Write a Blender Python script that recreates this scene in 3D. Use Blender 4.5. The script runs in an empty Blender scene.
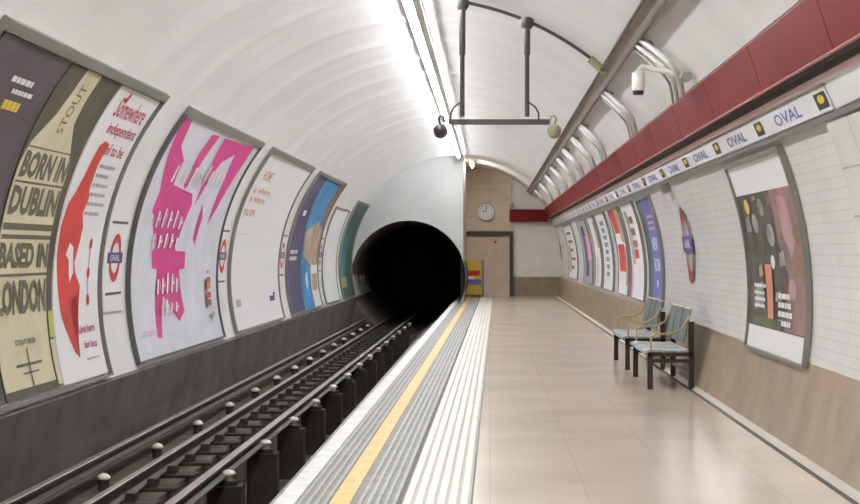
import bpy, bmesh, math, random
from mathutils import Vector
random.seed(7)
K=1640/620.0           # depth stretch used when reading distances along the platform
R=3.3; XC=-0.86; ZC=1.1
FAR=49.0; END=55.6; BACK=-8.0
col=bpy.context.scene.collection

# ---------------------------------------------------------------- materials
MATS={}
def mat(name,rgb,rough=.6,metal=0.0,emit=0,noise=0.0,nscale=3.0,bump=0.0,spec=.5,coords='Object',rnoise=0):
    if name in MATS: return MATS[name]
    m=bpy.data.materials.new(name); m.use_nodes=True
    nt=m.node_tree; b=nt.nodes['Principled BSDF']
    b.inputs['Base Color'].default_value=(*rgb,1); b.inputs['Roughness'].default_value=rough
    b.inputs['Metallic'].default_value=metal
    b.inputs['Specular IOR Level'].default_value=spec
    if emit:
        b.inputs['Emission Color'].default_value=(*rgb,1); b.inputs['Emission Strength'].default_value=emit
    if noise or bump or rnoise:
        tc=nt.nodes.new('ShaderNodeTexCoord'); n=nt.nodes.new('ShaderNodeTexNoise')
        n.inputs['Scale'].default_value=nscale; n.inputs['Detail'].default_value=6
        nt.links.new(tc.outputs[coords],n.inputs['Vector'])
        if noise:
            r=nt.nodes.new('ShaderNodeValToRGB')
            r.color_ramp.elements[0].position=.3; r.color_ramp.elements[1].position=.7
            r.color_ramp.elements[0].color=(*[c*(1-noise) for c in rgb],1)
            r.color_ramp.elements[1].color=(*[min(1,c*(1+noise)) for c in rgb],1)
            nt.links.new(n.outputs['Fac'],r.inputs['Fac']); nt.links.new(r.outputs['Color'],b.inputs['Base Color'])
        if rnoise:
            mr=nt.nodes.new('ShaderNodeMapRange')
            mr.inputs['To Min'].default_value=max(0,rough-rnoise); mr.inputs['To Max'].default_value=rough+rnoise
            nt.links.new(n.outputs['Fac'],mr.inputs['Value']); nt.links.new(mr.outputs['Result'],b.inputs['Roughness'])
        if bump:
            bp=nt.nodes.new('ShaderNodeBump'); bp.inputs['Strength'].default_value=bump; bp.inputs['Distance'].default_value=.02
            nt.links.new(n.outputs['Fac'],bp.inputs['Height']); nt.links.new(bp.outputs['Normal'],b.inputs['Normal'])
    MATS[name]=m; return m
def brick_mat(name,c1,c2,mortar,bw,bh,msize,rough,offset=.5,coords='UV',bump=.3,noise=.08,nscale=2.0):
    m=mat(name,c1,rough); nt=m.node_tree; b=nt.nodes['Principled BSDF']
    tc=nt.nodes.new('ShaderNodeTexCoord'); br=nt.nodes.new('ShaderNodeTexBrick')
    br.offset=offset
    for k,v in (('Color1',(*c1,1)),('Color2',(*c2,1)),('Mortar',(*mortar,1)),('Scale',1.0),('Mortar Size',msize),('Brick Width',bw),('Row Height',bh)):
        br.inputs[k].default_value=v
    nt.links.new(tc.outputs[coords],br.inputs['Vector'])
    n=nt.nodes.new('ShaderNodeTexNoise'); n.inputs['Scale'].default_value=nscale; n.inputs['Detail'].default_value=5
    nt.links.new(tc.outputs['Object'],n.inputs['Vector'])
    mr=nt.nodes.new('ShaderNodeMapRange'); mr.inputs['From Min'].default_value=.3; mr.inputs['From Max'].default_value=.7
    mr.inputs['To Min'].default_value=1-noise; mr.inputs['To Max'].default_value=1+noise*.3
    nt.links.new(n.outputs['Fac'],mr.inputs['Value'])
    mx=nt.nodes.new('ShaderNodeVectorMath'); mx.operation='SCALE'
    nt.links.new(br.outputs['Color'],mx.inputs[0]); nt.links.new(mr.outputs['Result'],mx.inputs['Scale'])
    nt.links.new(mx.outputs[0],b.inputs['Base Color'])
    if bump:
        bp=nt.nodes.new('ShaderNodeBump'); bp.inputs['Strength'].default_value=bump; bp.inputs['Distance'].default_value=.004
        bp.invert=True
        nt.links.new(br.outputs['Fac'],bp.inputs['Height']); nt.links.new(bp.outputs['Normal'],b.inputs['Normal'])
    return m

M={}
def D(k,*a,**kw): M[k]=mat(k,*a,**kw)
D('vault_enamel',(.76,.755,.745),.38,noise=.06,nscale=1.2)
D('vault_seam',(.50,.50,.49),.6)
D('wall_enamel',(.78,.775,.765),.35,noise=.05,nscale=1.5)
D('headwall_paint',(.58,.585,.58),.6,noise=.08,nscale=1.0)
M['white_tile']=brick_mat('white_tile',(.86,.855,.84),(.84,.835,.82),(.76,.75,.735),.152,.076,.006,.22,noise=.06)
M['big_tile']=brick_mat('big_tile',(.82,.82,.81),(.80,.80,.79),(.55,.55,.54),.9,.32,.008,.25,offset=.0)
M['brown_tile']=brick_mat('brown_tile',(.43,.33,.23),(.39,.295,.205),(.33,.25,.17),.30,.60,.004,.30,offset=.0,noise=.3,nscale=2.5)
M['floor_tile']=brick_mat('floor_tile',(.60,.49,.40),(.58,.475,.385),(.52,.42,.34),.6,.6,.005,.20,offset=.0,coords='Object',noise=.14,nscale=.8,bump=.1)
M['buff_panel']=brick_mat('buff_panel',(.74,.60,.46),(.72,.58,.44),(.5,.4,.3),1.6,.9,.008,.45,offset=.0,noise=.1)
D('buff_door',(.60,.48,.37),.45,noise=.08)
D('dark_frame',(.045,.035,.028),.5)
D('edge_white',(.70,.70,.69),.5,noise=.12,nscale=6)
D('coping',(.20,.195,.18),.6,noise=.2,nscale=8)
D('coping_rib',(.33,.325,.30),.5,noise=.15,nscale=8)
D('yellow_paint',(.68,.45,.13),.5,noise=.15,nscale=10)
D('tactile',(.70,.675,.62),.45,noise=.08,nscale=5)
D('tactile_gap',(.47,.45,.40),.6)
D('joint_dark',(.10,.09,.08),.7)
D('cove_light',(.62,.57,.50),.4)
D('grime',(.085,.068,.050),.85,noise=.5,nscale=3,bump=.4)
D('concrete_dark',(.105,.098,.086),.75,noise=.35,nscale=1.6,bump=.3)
D('ledge',(.30,.27,.23),.6,noise=.3,nscale=4)
D('pier_black',(.028,.022,.017),.85,noise=.4,nscale=5)
D('pit',(.022,.018,.014),.9,noise=.4,nscale=4)
D('sleeper',(.030,.024,.018),.85,noise=.4,nscale=5)
D('rail_side',(.035,.027,.020),.6,noise=.3,nscale=8)
D('rail_head',(.42,.40,.38),.38,metal=.8,noise=.15,nscale=12)
D('dull_head',(.30,.27,.23),.45,metal=.5,noise=.2,nscale=12)
D('porcelain',(.80,.76,.68),.35)
D('tunnel_black',(.13,.105,.085),.9)
D('tunnel_pipe',(.12,.09,.07),.7)
D('frame_grey',(.23,.22,.20),.45,metal=.3)
D('frame_dark',(.10,.095,.09),.5)
D('paper',(.80,.80,.81),.45)
D('paper_cool',(.67,.69,.75),.45,noise=.08,nscale=1.5)
D('ink_purple',(.080,.064,.074),.5,noise=.25,nscale=1.2)
D('ink_white',(.80,.80,.80),.5)
D('ink_grey',(.40,.38,.40),.5)
D('ink_yellow',(.70,.48,.05),.5)
D('olive_dark',(.075,.068,.042),.5,noise=.3,nscale=3)
D('cream',(.62,.56,.38),.5,noise=.08,nscale=3)
D('olive_text',(.12,.105,.065),.5)
D('lime',(.42,.50,.08),.5)
D('ink_red',(.58,.035,.03),.5,noise=.2,nscale=2)
D('ink_crimson',(.45,.03,.07),.5)
D('ink_magenta',(.62,.035,.24),.5,noise=.1,nscale=2)
D('ink_pink',(.75,.35,.52),.5)
D('ink_orange',(.60,.22,.12),.5)
D('ink_navy',(.05,.05,.22),.5)
D('ink_indigo',(.07,.065,.14),.5,noise=.3,nscale=1.2)
D('ink_azure',(.04,.24,.50),.5,noise=.35,nscale=1.8)
D('ink_blue',(.11,.13,.42),.5,noise=.1,nscale=2)
D('ink_brown',(.25,.13,.07),.5,noise=.3,nscale=2)
D('ink_tan',(.46,.33,.22),.5,noise=.35,nscale=2)
D('ink_green',(.06,.11,.09),.5,noise=.4,nscale=2)
D('ink_teal',(.05,.20,.19),.5,noise=.3,nscale=2)
D('ink_black',(.03,.028,.028),.5)
D('photo_dark',(.075,.062,.052),.45,noise=.6,nscale=3)
D('photo_flesh',(.25,.15,.14),.45,noise=.35,nscale=3)
D('photo_green',(.09,.12,.05),.45,noise=.4,nscale=4)
D('photo_rose',(.42,.26,.27),.5,noise=.2)
D('photo_grey',(.28,.29,.28),.45,noise=.4,nscale=5)
D('red_enamel',(.175,.007,.008),.45,noise=.18,nscale=.8,spec=.15)
D('red_edge',(.42,.16,.14),.5)
D('pink_strip',(.60,.42,.40),.5)
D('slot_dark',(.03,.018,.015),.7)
D('tray_steel',(.33,.29,.25),.5,metal=.2,noise=.15)
D('tray_dark',(.14,.12,.10),.55)
D('white_pipe',(.62,.61,.59),.5)
D('pipe_grey',(.30,.29,.27),.4)
D("hanger_steel",(.07,.065,.06),.45,metal=.3)
D('conduit_green',(.28,.29,.17),.5)
D("speaker_cream",(.30,.285,.20),.5)
D('black_plastic',(.04,.04,.04),.35)
D('cctv_white',(.80,.79,.76),.35)
D('bench_steel',(.035,.025,.020),.4,metal=.2)
D('seat_steel',(.42,.45,.46),.35,metal=.3,noise=.3,nscale=25)
D('back_mesh',(.15,.18,.19),.4,metal=.3,noise=.35,nscale=25)
D('bench_yellow',(.42,.34,.13),.4)
D('lamp_body',(.62,.62,.60),.4)
D('lamp_tube',(.96,.985,1.0),.5,emit=36)
D('clock_face',(.85,.85,.84),.4)
D('roundel_red',(.24,.035,.03),.4)
D('bulb_red',(.35,.03,.02),.4)

# ---------------------------------------------------------------- mesh builder (world coordinates)
class MB:
    def __init__(s): s.v=[];s.f=[];s.mi=[];s.m=[];s.uv={};s.sm=set()
    def slot(s,m):
        if m not in s.m: s.m.append(m)
        return s.m.index(m)
    def add(s,verts,faces,m,uv=None,smooth=False):
        o=len(s.v); k=s.slot(m); s.v+= [tuple(v) for v in verts]
        for f in faces:
            if smooth: s.sm.add(len(s.f))
            if uv: s.uv[len(s.f)]=[uv[i] for i in f]
            s.f.append([i+o for i in f]); s.mi.append(k)
    def box(s,x0,x1,y0,y1,z0,z1,m):
        v=[(x,y,z) for x in (x0,x1) for y in (y0,y1) for z in (z0,z1)]
        s.add(v,[(0,1,3,2),(4,6,7,5),(0,4,5,1),(2,3,7,6),(0,2,6,4),(1,5,7,3)],m)
    def prism_y(s,prof,y0,y1,m,skew=0.0,caps=True,uv=False,smooth=False,closed=True,step=None):
        ys=[y0,y1]
        if step:
            n=max(1,int((y1-y0)/step)); ys=[y0+(y1-y0)*i/n for i in range(n+1)]
        n=len(prof); vs=[];uvs=[];acc=[0]
        for i in range(1,n): acc.append(acc[-1]+math.dist(prof[i],prof[i-1]))
        for y in ys:
            for i,(x,z) in enumerate(prof): vs.append((x+skew*y,y,z)); uvs.append((y,acc[i]))
        fs=[]
        for j in range(len(ys)-1):
            for i in range(n if closed else n-1):
                a=j*n+i;b=j*n+(i+1)%n; fs.append((a,b,b+n,a+n))
        s.add(vs,fs,m,uvs if uv else None,smooth)
        if caps and closed:
            e=(len(ys)-1)*n; s.add([vs[i] for i in range(n)],[tuple(range(n))],m); s.add([vs[e+i] for i in range(n)],[tuple(range(n-1,-1,-1))],m)
    def tube(s,pts,r,m,n=8,caps=True):
        pts=[Vector(p) for p in pts]; vs=[]; prev=None
        for i,p in enumerate(pts):
            a=pts[max(0,i-1)]; b=pts[min(len(pts)-1,i+1)]; t=(b-a).normalized()
            if prev is None:
                u=t.cross(Vector((0,0,1)));
                if u.length<.1: u=t.cross(Vector((0,1,0)))
            else: u=prev-t*prev.dot(t)
            u.normalize(); w=t.cross(u); prev=u
            rr=r[i] if isinstance(r,(list,tuple)) else r
            for k in range(n):
                an=2*math.pi*k/n; vs.append(p+u*math.cos(an)*rr+w*math.sin(an)*rr)
        fs=[]
        for i in range(len(pts)-1):
            for k in range(n): fs.append((i*n+k,i*n+(k+1)%n,(i+1)*n+(k+1)%n,(i+1)*n+k))
        s.add(vs,fs,m,smooth=True)
        if caps:
            s.add(vs[:n],[tuple(range(n))],m); s.add(vs[-n:],[tuple(range(n-1,-1,-1))],m)
    def sphere(s,c,r,m,n=12,sz=1.0):
        pts=[];rr=[]
        k=8
        for i in range(k+1):
            a=-math.pi/2+math.pi*i/k; pts.append((c[0],c[1],c[2]+r*sz*math.sin(a))); rr.append(max(1e-4,r*math.cos(a)))
        s.lathe(pts,rr,m,n)
    def lathe(s,pts,rr,m,n=16,axis='z'):
        vs=[]
        for p,r in zip(pts,rr):
            for k in range(n):
                a=2*math.pi*k/n
                if axis=='z': vs.append((p[0]+r*math.cos(a),p[1]+r*math.sin(a),p[2]))
                elif axis=='y': vs.append((p[0]+r*math.cos(a),p[1],p[2]+r*math.sin(a)))
        fs=[]
        for i in range(len(pts)-1):
            for k in range(n): fs.append((i*n+k,i*n+(k+1)%n,(i+1)*n+(k+1)%n,(i+1)*n+k))
        s.add(vs,fs,m,smooth=True)
        s.add(vs[:n],[tuple(range(n))],m); s.add(vs[-n:],[tuple(range(n))],m)
    def flat(s,bm,fn,m,step=.12):
        # bm lies in the (s,a) plane; cut into strips then bend onto a wall
        if not bm.verts: return
        a0=min(v.co.y for v in bm.verts); a1=max(v.co.y for v in bm.verts)
        k=math.floor(a0/step)+1
        while k*step<a1:
            bmesh.ops.bisect_plane(bm,geom=bm.verts[:]+bm.edges[:]+bm.faces[:],plane_co=(0,k*step,0),plane_no=(0,1,0)); k+=1
        bm.verts.index_update()
        s.add([fn(v.co.x,v.co.y,v.co.z) for v in bm.verts],[[v.index for v in f.verts] for f in bm.faces],m)
    def build(s,name,parent=None,label=None,cat=None,group=None,kind=None,origin=None,bevel=0):
        if origin is None:
            if parent is not None: origin=tuple(WL[parent.name])
            else:
                xs=[v[0] for v in s.v];ys=[v[1] for v in s.v];zs=[v[2] for v in s.v]
                origin=((min(xs)+max(xs))/2,(min(ys)+max(ys))/2,min(zs))
        me=bpy.data.meshes.new(name)
        me.from_pydata([(v[0]-origin[0],v[1]-origin[1],v[2]-origin[2]) for v in s.v],[],s.f)
        for m in s.m: me.materials.append(m)
        for i,p in enumerate(me.polygons): p.material_index=s.mi[i]; p.use_smooth=(i in s.sm)
        if s.uv:
            ul=me.uv_layers.new(name='UVMap')
            for i,p in enumerate(me.polygons):
                if i in s.uv:
                    for li,uvc in zip(p.loop_indices,s.uv[i]): ul.data[li].uv=uvc
        bmm=bmesh.new(); bmm.from_mesh(me); bmesh.ops.recalc_face_normals(bmm,faces=bmm.faces[:]) if kind!='structure' else None
        bmm.to_mesh(me); bmm.free()
        o=bpy.data.objects.new(name,me); col.objects.link(o)
        if bevel:
            b=o.modifiers.new('bevel','BEVEL'); b.width=bevel; b.segments=2; b.limit_method='ANGLE'
        if parent is not None:
            o.parent=parent; po=WL[parent.name]; o.location=(origin[0]-po[0],origin[1]-po[1],origin[2]-po[2])
        else: o.location=origin
        WL[o.name]=origin
        tag(o,label,cat,group,kind); return o
WL={}
def tag(o,label=None,cat=None,group=None,kind=None):
    for k,v in (('label',label),('category',cat),('group',group),('kind',kind)):
        if v: o[k]=v
def thing(name,loc,label,cat,group=None):
    o=bpy.data.objects.new(name,None); col.objects.link(o); o.location=loc; o.empty_display_size=.1
    WL[o.name]=tuple(loc); tag(o,label,cat,group); return o
def copy_tree(o,off,label=None,parent=None):
    c=o.copy(); col.objects.link(c)
    if parent is not None: c.parent=parent
    else:
        c.location=(o.location[0]+off[0],o.location[1]+off[1],o.location[2]+off[2])
        if label: c['label']=label
    for ch in list(o.children): copy_tree(ch,off,None,c)
    return c

def P(side,y,a,d=0.0):
    th=a/R; r=R-d
    return (XC+side*r*math.cos(th),y,ZC+r*math.sin(th))
def wallfn(side,y0,off=0):
    if side<0: return lambda s,a,d: P(-1,y0+s,a,d+off)
    return lambda s,a,d: P(1,y0-s,a,d+off)
def poly_bm(pts,d):
    bm=bmesh.new(); vs=[bm.verts.new((p[0],p[1],d)) for p in pts]; bm.faces.new(vs)
    bmesh.ops.triangulate(bm,faces=bm.faces[:]); return bm
TXT={}
def text_bm(txt,x,y,w,h,d,rot=0,bold=.012):
    cu=bpy.data.curves.new('lettering','FONT'); cu.body=txt; cu.resolution_u=2; cu.offset=bold
    ob=bpy.data.objects.new('lettering',cu); col.objects.link(ob)
    bpy.context.view_layer.update()
    me=bpy.data.meshes.new_from_object(ob.evaluated_get(bpy.context.evaluated_depsgraph_get()))
    bpy.data.objects.remove(ob); bpy.data.curves.remove(cu)
    bm=bmesh.new(); bm.from_mesh(me); bpy.data.meshes.remove(me)
    xs=[v.co.x for v in bm.verts]; ys=[v.co.y for v in bm.verts]
    x0,x1,y0,y1=min(xs),max(xs),min(ys),max(ys)
    for v in bm.verts:
        u=(v.co.x-x0)/(x1-x0); t=(v.co.y-y0)/(y1-y0)
        if rot: v.co=Vector((x+(1-t)*w,y+u*h,d))
        else: v.co=Vector((x+u*w,y+t*h,d))
    return bm
class Print:
    """a sheet bent onto a wall with printed shapes a hair proud of it"""
    def __init__(s,side,y0,a0,W,a1,paper,d=.03):
        s.side=side;s.W=W;s.mb=MB();s.fn=wallfn(side,y0);s.d=d;s.k=0
        s.a0=a0;s.a1=a1
        n=max(2,int((a1-a0)/.12)); vs=[];fs=[]
        for i in range(n+1):
            a=a0+(a1-a0)*i/n
            for (x,dd) in ((0,d),(W,d),(W,d-.012),(0,d-.012)): vs.append(s.fn(x,a,dd))
        for i in range(n):
            for j in range(4): fs.append((i*4+j,i*4+(j+1)%4,(i+1)*4+(j+1)%4,(i+1)*4+j))
        fs+= [(0,1,2,3),(n*4+3,n*4+2,n*4+1,n*4)]
        s.mb.add(vs,fs,paper)
    def lay(s): s.k+=1; return s.d+.0015+s.k*.0005
    def poly(s,pts,m): s.mb.flat(poly_bm(pts,s.lay()),s.fn,m)
    def rect(s,x0,a0,x1,a1,m): s.poly([(x0,a0),(x1,a0),(x1,a1),(x0,a1)],m)
    def text(s,t,x,a,w,h,m,rot=0,bold=.012): s.mb.flat(text_bm(t,x,a,w,h,s.lay(),rot,bold),s.fn,m)
    def ring(s,cx,ca,ro,ri,m,n=28,kx=1):
        for i in range(n):
            t0=2*math.pi*i/n;t1=2*math.pi*(i+1)/n
            if i==0: d=s.lay()
            s.mb.flat(poly_bm([(cx+kx*ro*math.cos(t0),ca+ro*math.sin(t0)),(cx+kx*ro*math.cos(t1),ca+ro*math.sin(t1)),(cx+kx*ri*math.cos(t1),ca+ri*math.sin(t1)),(cx+kx*ri*math.cos(t0),ca+ri*math.sin(t0))] if ri>0 else [(cx+kx*ro*math.cos(t0),ca+ro*math.sin(t0)),(cx+kx*ro*math.cos(t1),ca+ro*math.sin(t1)),(cx,ca)],d),s.fn,m)
    def lines(s,x0,x1,atop,n,pitch,h,m,ragged=.25,seed=1):
        rnd=random.Random(seed)
        d=s.lay()
        for i in range(n):
            x=x0; e=x1-(x1-x0)*ragged*rnd.random()
            while x<e-.02:
                w=min(e-x,rnd.uniform(.08,.26)*(x1-x0)); a=atop-i*pitch
                s.mb.flat(poly_bm([(x,a-h),(x+w,a-h),(x+w,a),(x,a)],d),s.fn,m); x+=w+.03*(x1-x0)
    def build(s,name='sheet',**kw): return s.mb.build(name,**kw)
def arcbar(mb,side,y0,y1,a0,a1,d0,d1,m):
    n=max(1,int((a1-a0)/.12)); vs=[];fs=[]
    for i in range(n+1):
        a=a0+(a1-a0)*i/n
        for (y,dd) in ((y0,d0),(y1,d0),(y1,d1),(y0,d1)): vs.append(P(side,y,a,dd))
    for i in range(n):
        for j in range(4): fs.append((i*4+j,i*4+(j+1)%4,(i+1)*4+(j+1)%4,(i+1)*4+j))
    fs+=[(0,1,2,3),(n*4+3,n*4+2,n*4+1,n*4)]
    mb.add(vs,fs,m)
def frame_mb(side,ya,yb,a0,a1,t=.05,dep=.05,m=None,mtop=None,ttop=None):
    mb=MB(); m=m or M['frame_grey']; mtop=mtop or m; ttop=ttop or t
    ya,yb=min(ya,yb),max(ya,yb)
    arcbar(mb,side,ya-t*.6,ya,a0,a1,.004,dep,m); arcbar(mb,side,yb,yb+t*.6,a0,a1,.004,dep,m)
    arcbar(mb,side,ya-t*.6,yb+t*.6,a0-t*.5,a0,.005,dep+.002,m); arcbar(mb,side,ya-t*.6,yb+t*.6,a1,a1+ttop,.005,dep+.002,mtop)
    return mb

# ---------------------------------------------------------------- the shell
def vault_strip(name,a0,a1,y0,y1,m,na,ribs=False,seam=None):
    """bent wall / ceiling patch, angles measured from the right horizontal, in radians"""
    mb=MB(); vs=[];fs=[];uv=[]
    ys=[y0,y1]
    if ribs:
        ys=[];pitch=2.0;y=y0
        prof=[(0,.0),(.10,0.006),(.20,.034),(.30,.046),(.40,.034),(.50,.006)]
        while y<y1:
            for (t,d) in prof: ys.append((y+t,d))
            for q in (.9,1.3,1.65): ys.append((y+q,0.0))
            y+=pitch
        ys=[q for q in ys if q[0]<y1]+[(y1,0)]
    else: ys=[(y0,0),(y1,0)]
    for (y,d) in ys:
        for i in range(na+1):
            th=a0+(a1-a0)*i/na; r=R-d*(math.exp(-((th-1.85)/.50)**2) if ribs else 1)
            vs.append((XC+r*math.cos(th),y,ZC+r*math.sin(th))); uv.append((y,R*th))
    w=na+1
    for j in range(len(ys)-1):
        for i in range(na): fs.append((j*w+i,j*w+i+1,(j+1)*w+i+1,(j+1)*w+i))
    mb.add(vs,fs,m,uv,smooth=True)
    return mb.build(name,kind='structure',origin=(0,0,0))
aL=math.pi-(.95*-1)/R  # left wall foot, angle beyond pi
deg=math.radians
aTop=2.26/R
vault_strip('ceiling',1.30/R,math.pi-aTop,BACK,END,M['vault_enamel'],64,ribs=True)
vault_strip('wall_left',math.pi-aTop,math.pi+.95/R,BACK,END,M['wall_enamel'],32)
vault_strip('wall_right',-.44/R,1.30/R,BACK,END,M['white_tile'],24)
# skirting: brown tiles between the white wall and the floor, following the curve of the tube
vault_strip('baseboard_right',-1.14/R,-.44/R,BACK,END,M['brown_tile'],10)
# dark dado on the track side, running down to the track bed
z95=P(-1,0,-.95)
mb=MB(); mb.prism_y([(z95[0],z95[2]),(z95[0]+.05,z95[2]-.02),(-4.10,-.40),(-4.16,-.80)],BACK,END,M['concrete_dark'],closed=False)
mb.build('baseboard_left',kind='structure',origin=(0,0,0))
# platform
SK=.0047; EDGE=-1.34
def fx(x,y): return x+SK*y
mb=MB(); xs0=-.15
mb.add([(fx(xs0,BACK),BACK,0),(2.30,BACK,0),(2.30,END,0),(fx(xs0,END),END,0)],[(0,1,2,3)],M['floor_tile'])
mb.build('floor',kind='structure',origin=(0,0,0))
mb=MB()
mb.prism_y([(EDGE,-.06),(EDGE,0.0),(EDGE+.125,0.0),(EDGE+.125,-.06)],BACK,END,M['edge_white'],skew=SK)
mb.build('trim_2',kind='structure')
mb=MB(); x=EDGE+.125; XE=-.60
mb.prism_y([(x,-.06),(x,-.006),(XE,-.006),(XE,-.06)],BACK,END,M['coping'],skew=SK)
while x<XE-.03:
    if not(-1.0<x<-.86): mb.prism_y([(x+.012,-.006),(x+.016,0),(x+.036,0),(x+.040,-.006)],BACK,END,M['coping_rib'],skew=SK,closed=False)
    x+=.052
mb.build('trim_3',kind='structure')
mb=MB(); mb.prism_y([(-1.005,-.02),(-1.005,.001),(-.885,.001),(-.885,-.02)],BACK,END,M['yellow_paint'],skew=SK)
mb.build('trim_4',kind='structure')
mb=MB(); mb.prism_y([(-.60,-.05),(-.60,-.001),(-.575,-.001),(-.575,-.05)],BACK,END,M['joint_dark'],skew=SK)
mb.prism_y([(-.575,-.05),(-.575,-.004),(xs0-.012,-.004),(xs0-.012,-.05)],BACK,END,M['tactile_gap'],skew=SK)
x=-.568
while x<xs0-.03:
    mb.prism_y([(x,-.004),(x+.006,.002),(x+.046,.002),(x+.052,-.004)],BACK,END,M['tactile'],skew=SK,closed=False); x+=.068
mb.prism_y([(xs0-.012,-.05),(xs0-.012,-.001),(xs0,-.001),(xs0,-.05)],BACK,END,M['joint_dark'],skew=SK)
mb.build('trim_5',kind='structure')
# pale cove strip at the foot of the brown tiles
mb=MB(); mb.prism_y([(2.205,0),(2.21,.010),(2.232,.016),(2.262,.030),(2.262,0)],BACK,END,M['cove_light'])
mb.build('trim_6',kind='structure')
mb=MB(); mb.prism_y([(2.16,0),(2.16,.004),(2.195,.004),(2.195,0)],BACK,END,M['joint_dark'])
mb.build('trim_7',kind='structure')
# platform wall under the nosing
mb=MB(); mb.prism_y([(EDGE,-.06),(EDGE+.18,-.06),(EDGE+.18,-1.0)],BACK,END,M['pit'],skew=SK,closed=False)
mb.build('wall_platform',kind='structure',origin=(0,0,0))
# track bed with the pit between the rails
TX=.0035
mb=MB(); mb.prism_y([(-4.25,-.80),(-3.10,-.80),(-3.10,-1.45),(-1.98,-1.45),(-1.98,-.80),(-.80,-.80)],BACK,END+16,M['grime'],closed=False,skew=0)
mb.build('floor_track',kind='structure',origin=(0,0,0))
# far end of the platform
def disc_pts(y,n=56,a0=0,a1=2*math.pi,r=R): return [(XC+r*math.cos(a0+(a1-a0)*i/n),y,ZC+r*math.sin(a0+(a1-a0)*i/n)) for i in range(n+1)]
# headwall over the track, with the round tunnel mouth cut in it
TC=(-2.44,.72); TR=1.72
XR=-.80
def headwall():
    mb=MB(); n=96
    outer=[];inner=[]
    for i in range(n+1):
        t=2*math.pi*i/n
        dx,dz=math.cos(t),math.sin(t)
        inner.append((TC[0]+TR*dx,TC[1]+TR*dz))
        # ray to the clip outline (vault circle, right edge, bottom)
        ox=TC[0]-XC;oz=TC[1]-ZC
        b=ox*dx+oz*dz;c=ox*ox+oz*oz-(R+.9)**2; L=-b+math.sqrt(b*b-c)
        if dx>1e-6: L=min(L,(XR-TC[0])/dx)
        if dz<-1e-6: L=min(L,(-1.5-TC[1])/dz)
        L=max(L,TR+.001)
        outer.append((TC[0]+L*dx,TC[1]+L*dz))
    for k,y in ((0,FAR),(1,FAR+.25)):
        vs=[(p[0],y,p[1]) for p in inner]+[(p[0],y,p[1]) for p in outer]
        up=[i for i in range(n) if outer[i][1]>-.15]; lo=[i for i in range(n) if outer[i][1]<=-.15]
        mb.add(vs,[(i,i+1,n+2+i,n+1+i) for i in up],M['headwall_paint']); mb.add(vs,[(i,i+1,n+2+i,n+1+i) for i in lo],M['concrete_dark'])
    mb.add([(XR,FAR,-1.5),(XR,FAR,4.6),(XR,FAR+.25,4.6),(XR,FAR+.25,-1.5)],[(0,1,2,3)],M['headwall_paint'])
    return mb.build('wall_headwall',kind='structure',origin=(0,0,0))
headwall()
# side of the running tunnel beyond the headwall
mb=MB(); vs=[];fs=[];n=48;ys=[FAR+.0,FAR+.25]+[FAR+.25+i*.6 for i in range(1,30)]
for j,y in enumerate(ys):
    rr=TR-(.03 if j%2 else 0)
    for i in range(n): t=2*math.pi*i/n; vs.append((TC[0]+rr*math.cos(t),y,TC[1]+rr*math.sin(t)))
for j in range(len(ys)-1):
    for i in range(n): fs.append((j*n+i,j*n+(i+1)%n,(j+1)*n+(i+1)%n,(j+1)*n+i))
fs.append(tuple((len(ys)-1)*n+i for i in range(n)))
mb.add(vs,fs,M['tunnel_black']); mb.build('wall_tunnel',kind='structure',origin=(0,0,0))
# end wall: buff panel wall with clock, white tiled bay beyond it
def endwall():
    mb=MB(); xb=.72
    def top(x): return ZC+math.sqrt(max(0,R*R-(x-XC)**2))+.02
    n=14; xs=[XR-.2+(xb-XR+.2)*i/n for i in range(n+1)]
    vs=[(x,END-.12,0) for x in xs]+[(x,END-.12,top(x)) for x in xs]; uv=[(v[0],v[2]) for v in vs]
    mb.add(vs,[(i,i+1,n+2+i,n+1+i) for i in range(n)],M['buff_panel'],uv)
    mb.add([(xb,END-.12,0),(xb,END,0),(xb,END,top(xb)),(xb,END-.12,top(xb))],[(0,1,2,3)],M['buff_panel'])
    mb.build('wall_end',kind='structure',origin=(0,0,0))
    mb=MB(); xs=[xb+(2.44-xb)*i/n for i in range(n+1)]
    vs=[(x,END,.66) for x in xs]+[(x,END,top(x)) for x in xs]; uv=[(v[0],v[2]) for v in vs]
    mb.add(vs,[(i,i+1,n+2+i,n+1+i) for i in range(n)],M['white_tile'],uv)
    mb.build('wall_bay',kind='structure',origin=(0,0,0))
    mb=MB(); mb.box(xb,2.45,END-.03,END,0,.66,M['brown_tile']); mb.build('baseboard_end',kind='structure')
    mb=MB(); mb.add([(XR,FAR,-.06),(XR,END,-.06),(XR,END,4.5),(XR,FAR,4.5)],[(0,1,2,3)],M['buff_panel']); mb.build('wall_return',kind='structure',origin=(0,0,0))
endwall()
mb=MB(); pts=disc_pts(BACK,r=R+.05); vs=[(XC,BACK,ZC)]+pts
mb.add(vs,[(0,i,i+1) for i in range(1,len(pts))],M['headwall_paint']); mb.build('wall_back',kind='structure',origin=(0,0,0))
# cover strips where the red duct etc. meets; door in the end wall
dr=MB(); dr.box(-.78,.66,END-.17,END-.13,0,2.10,M['buff_door']); door=dr.build('door_1',kind='structure')
f=MB(); f.box(-.80,.78,END-.24,END-.125,2.04,2.20,M['dark_frame']); f.box(.66,.78,END-.24,END-.125,0,2.04,M['dark_frame'])
f.box(-.27,-.20,END-.2,END-.165,0.0,1.25,M['frame_grey'])
f.build('door_frame',parent=door)
f=MB(); f.lathe([(.18,END-.20,1.84),(.18,END-.17,1.84)],[.05,.05],M['bulb_red'],10,'y'); f.build('door_closer_button',parent=door)

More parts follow.
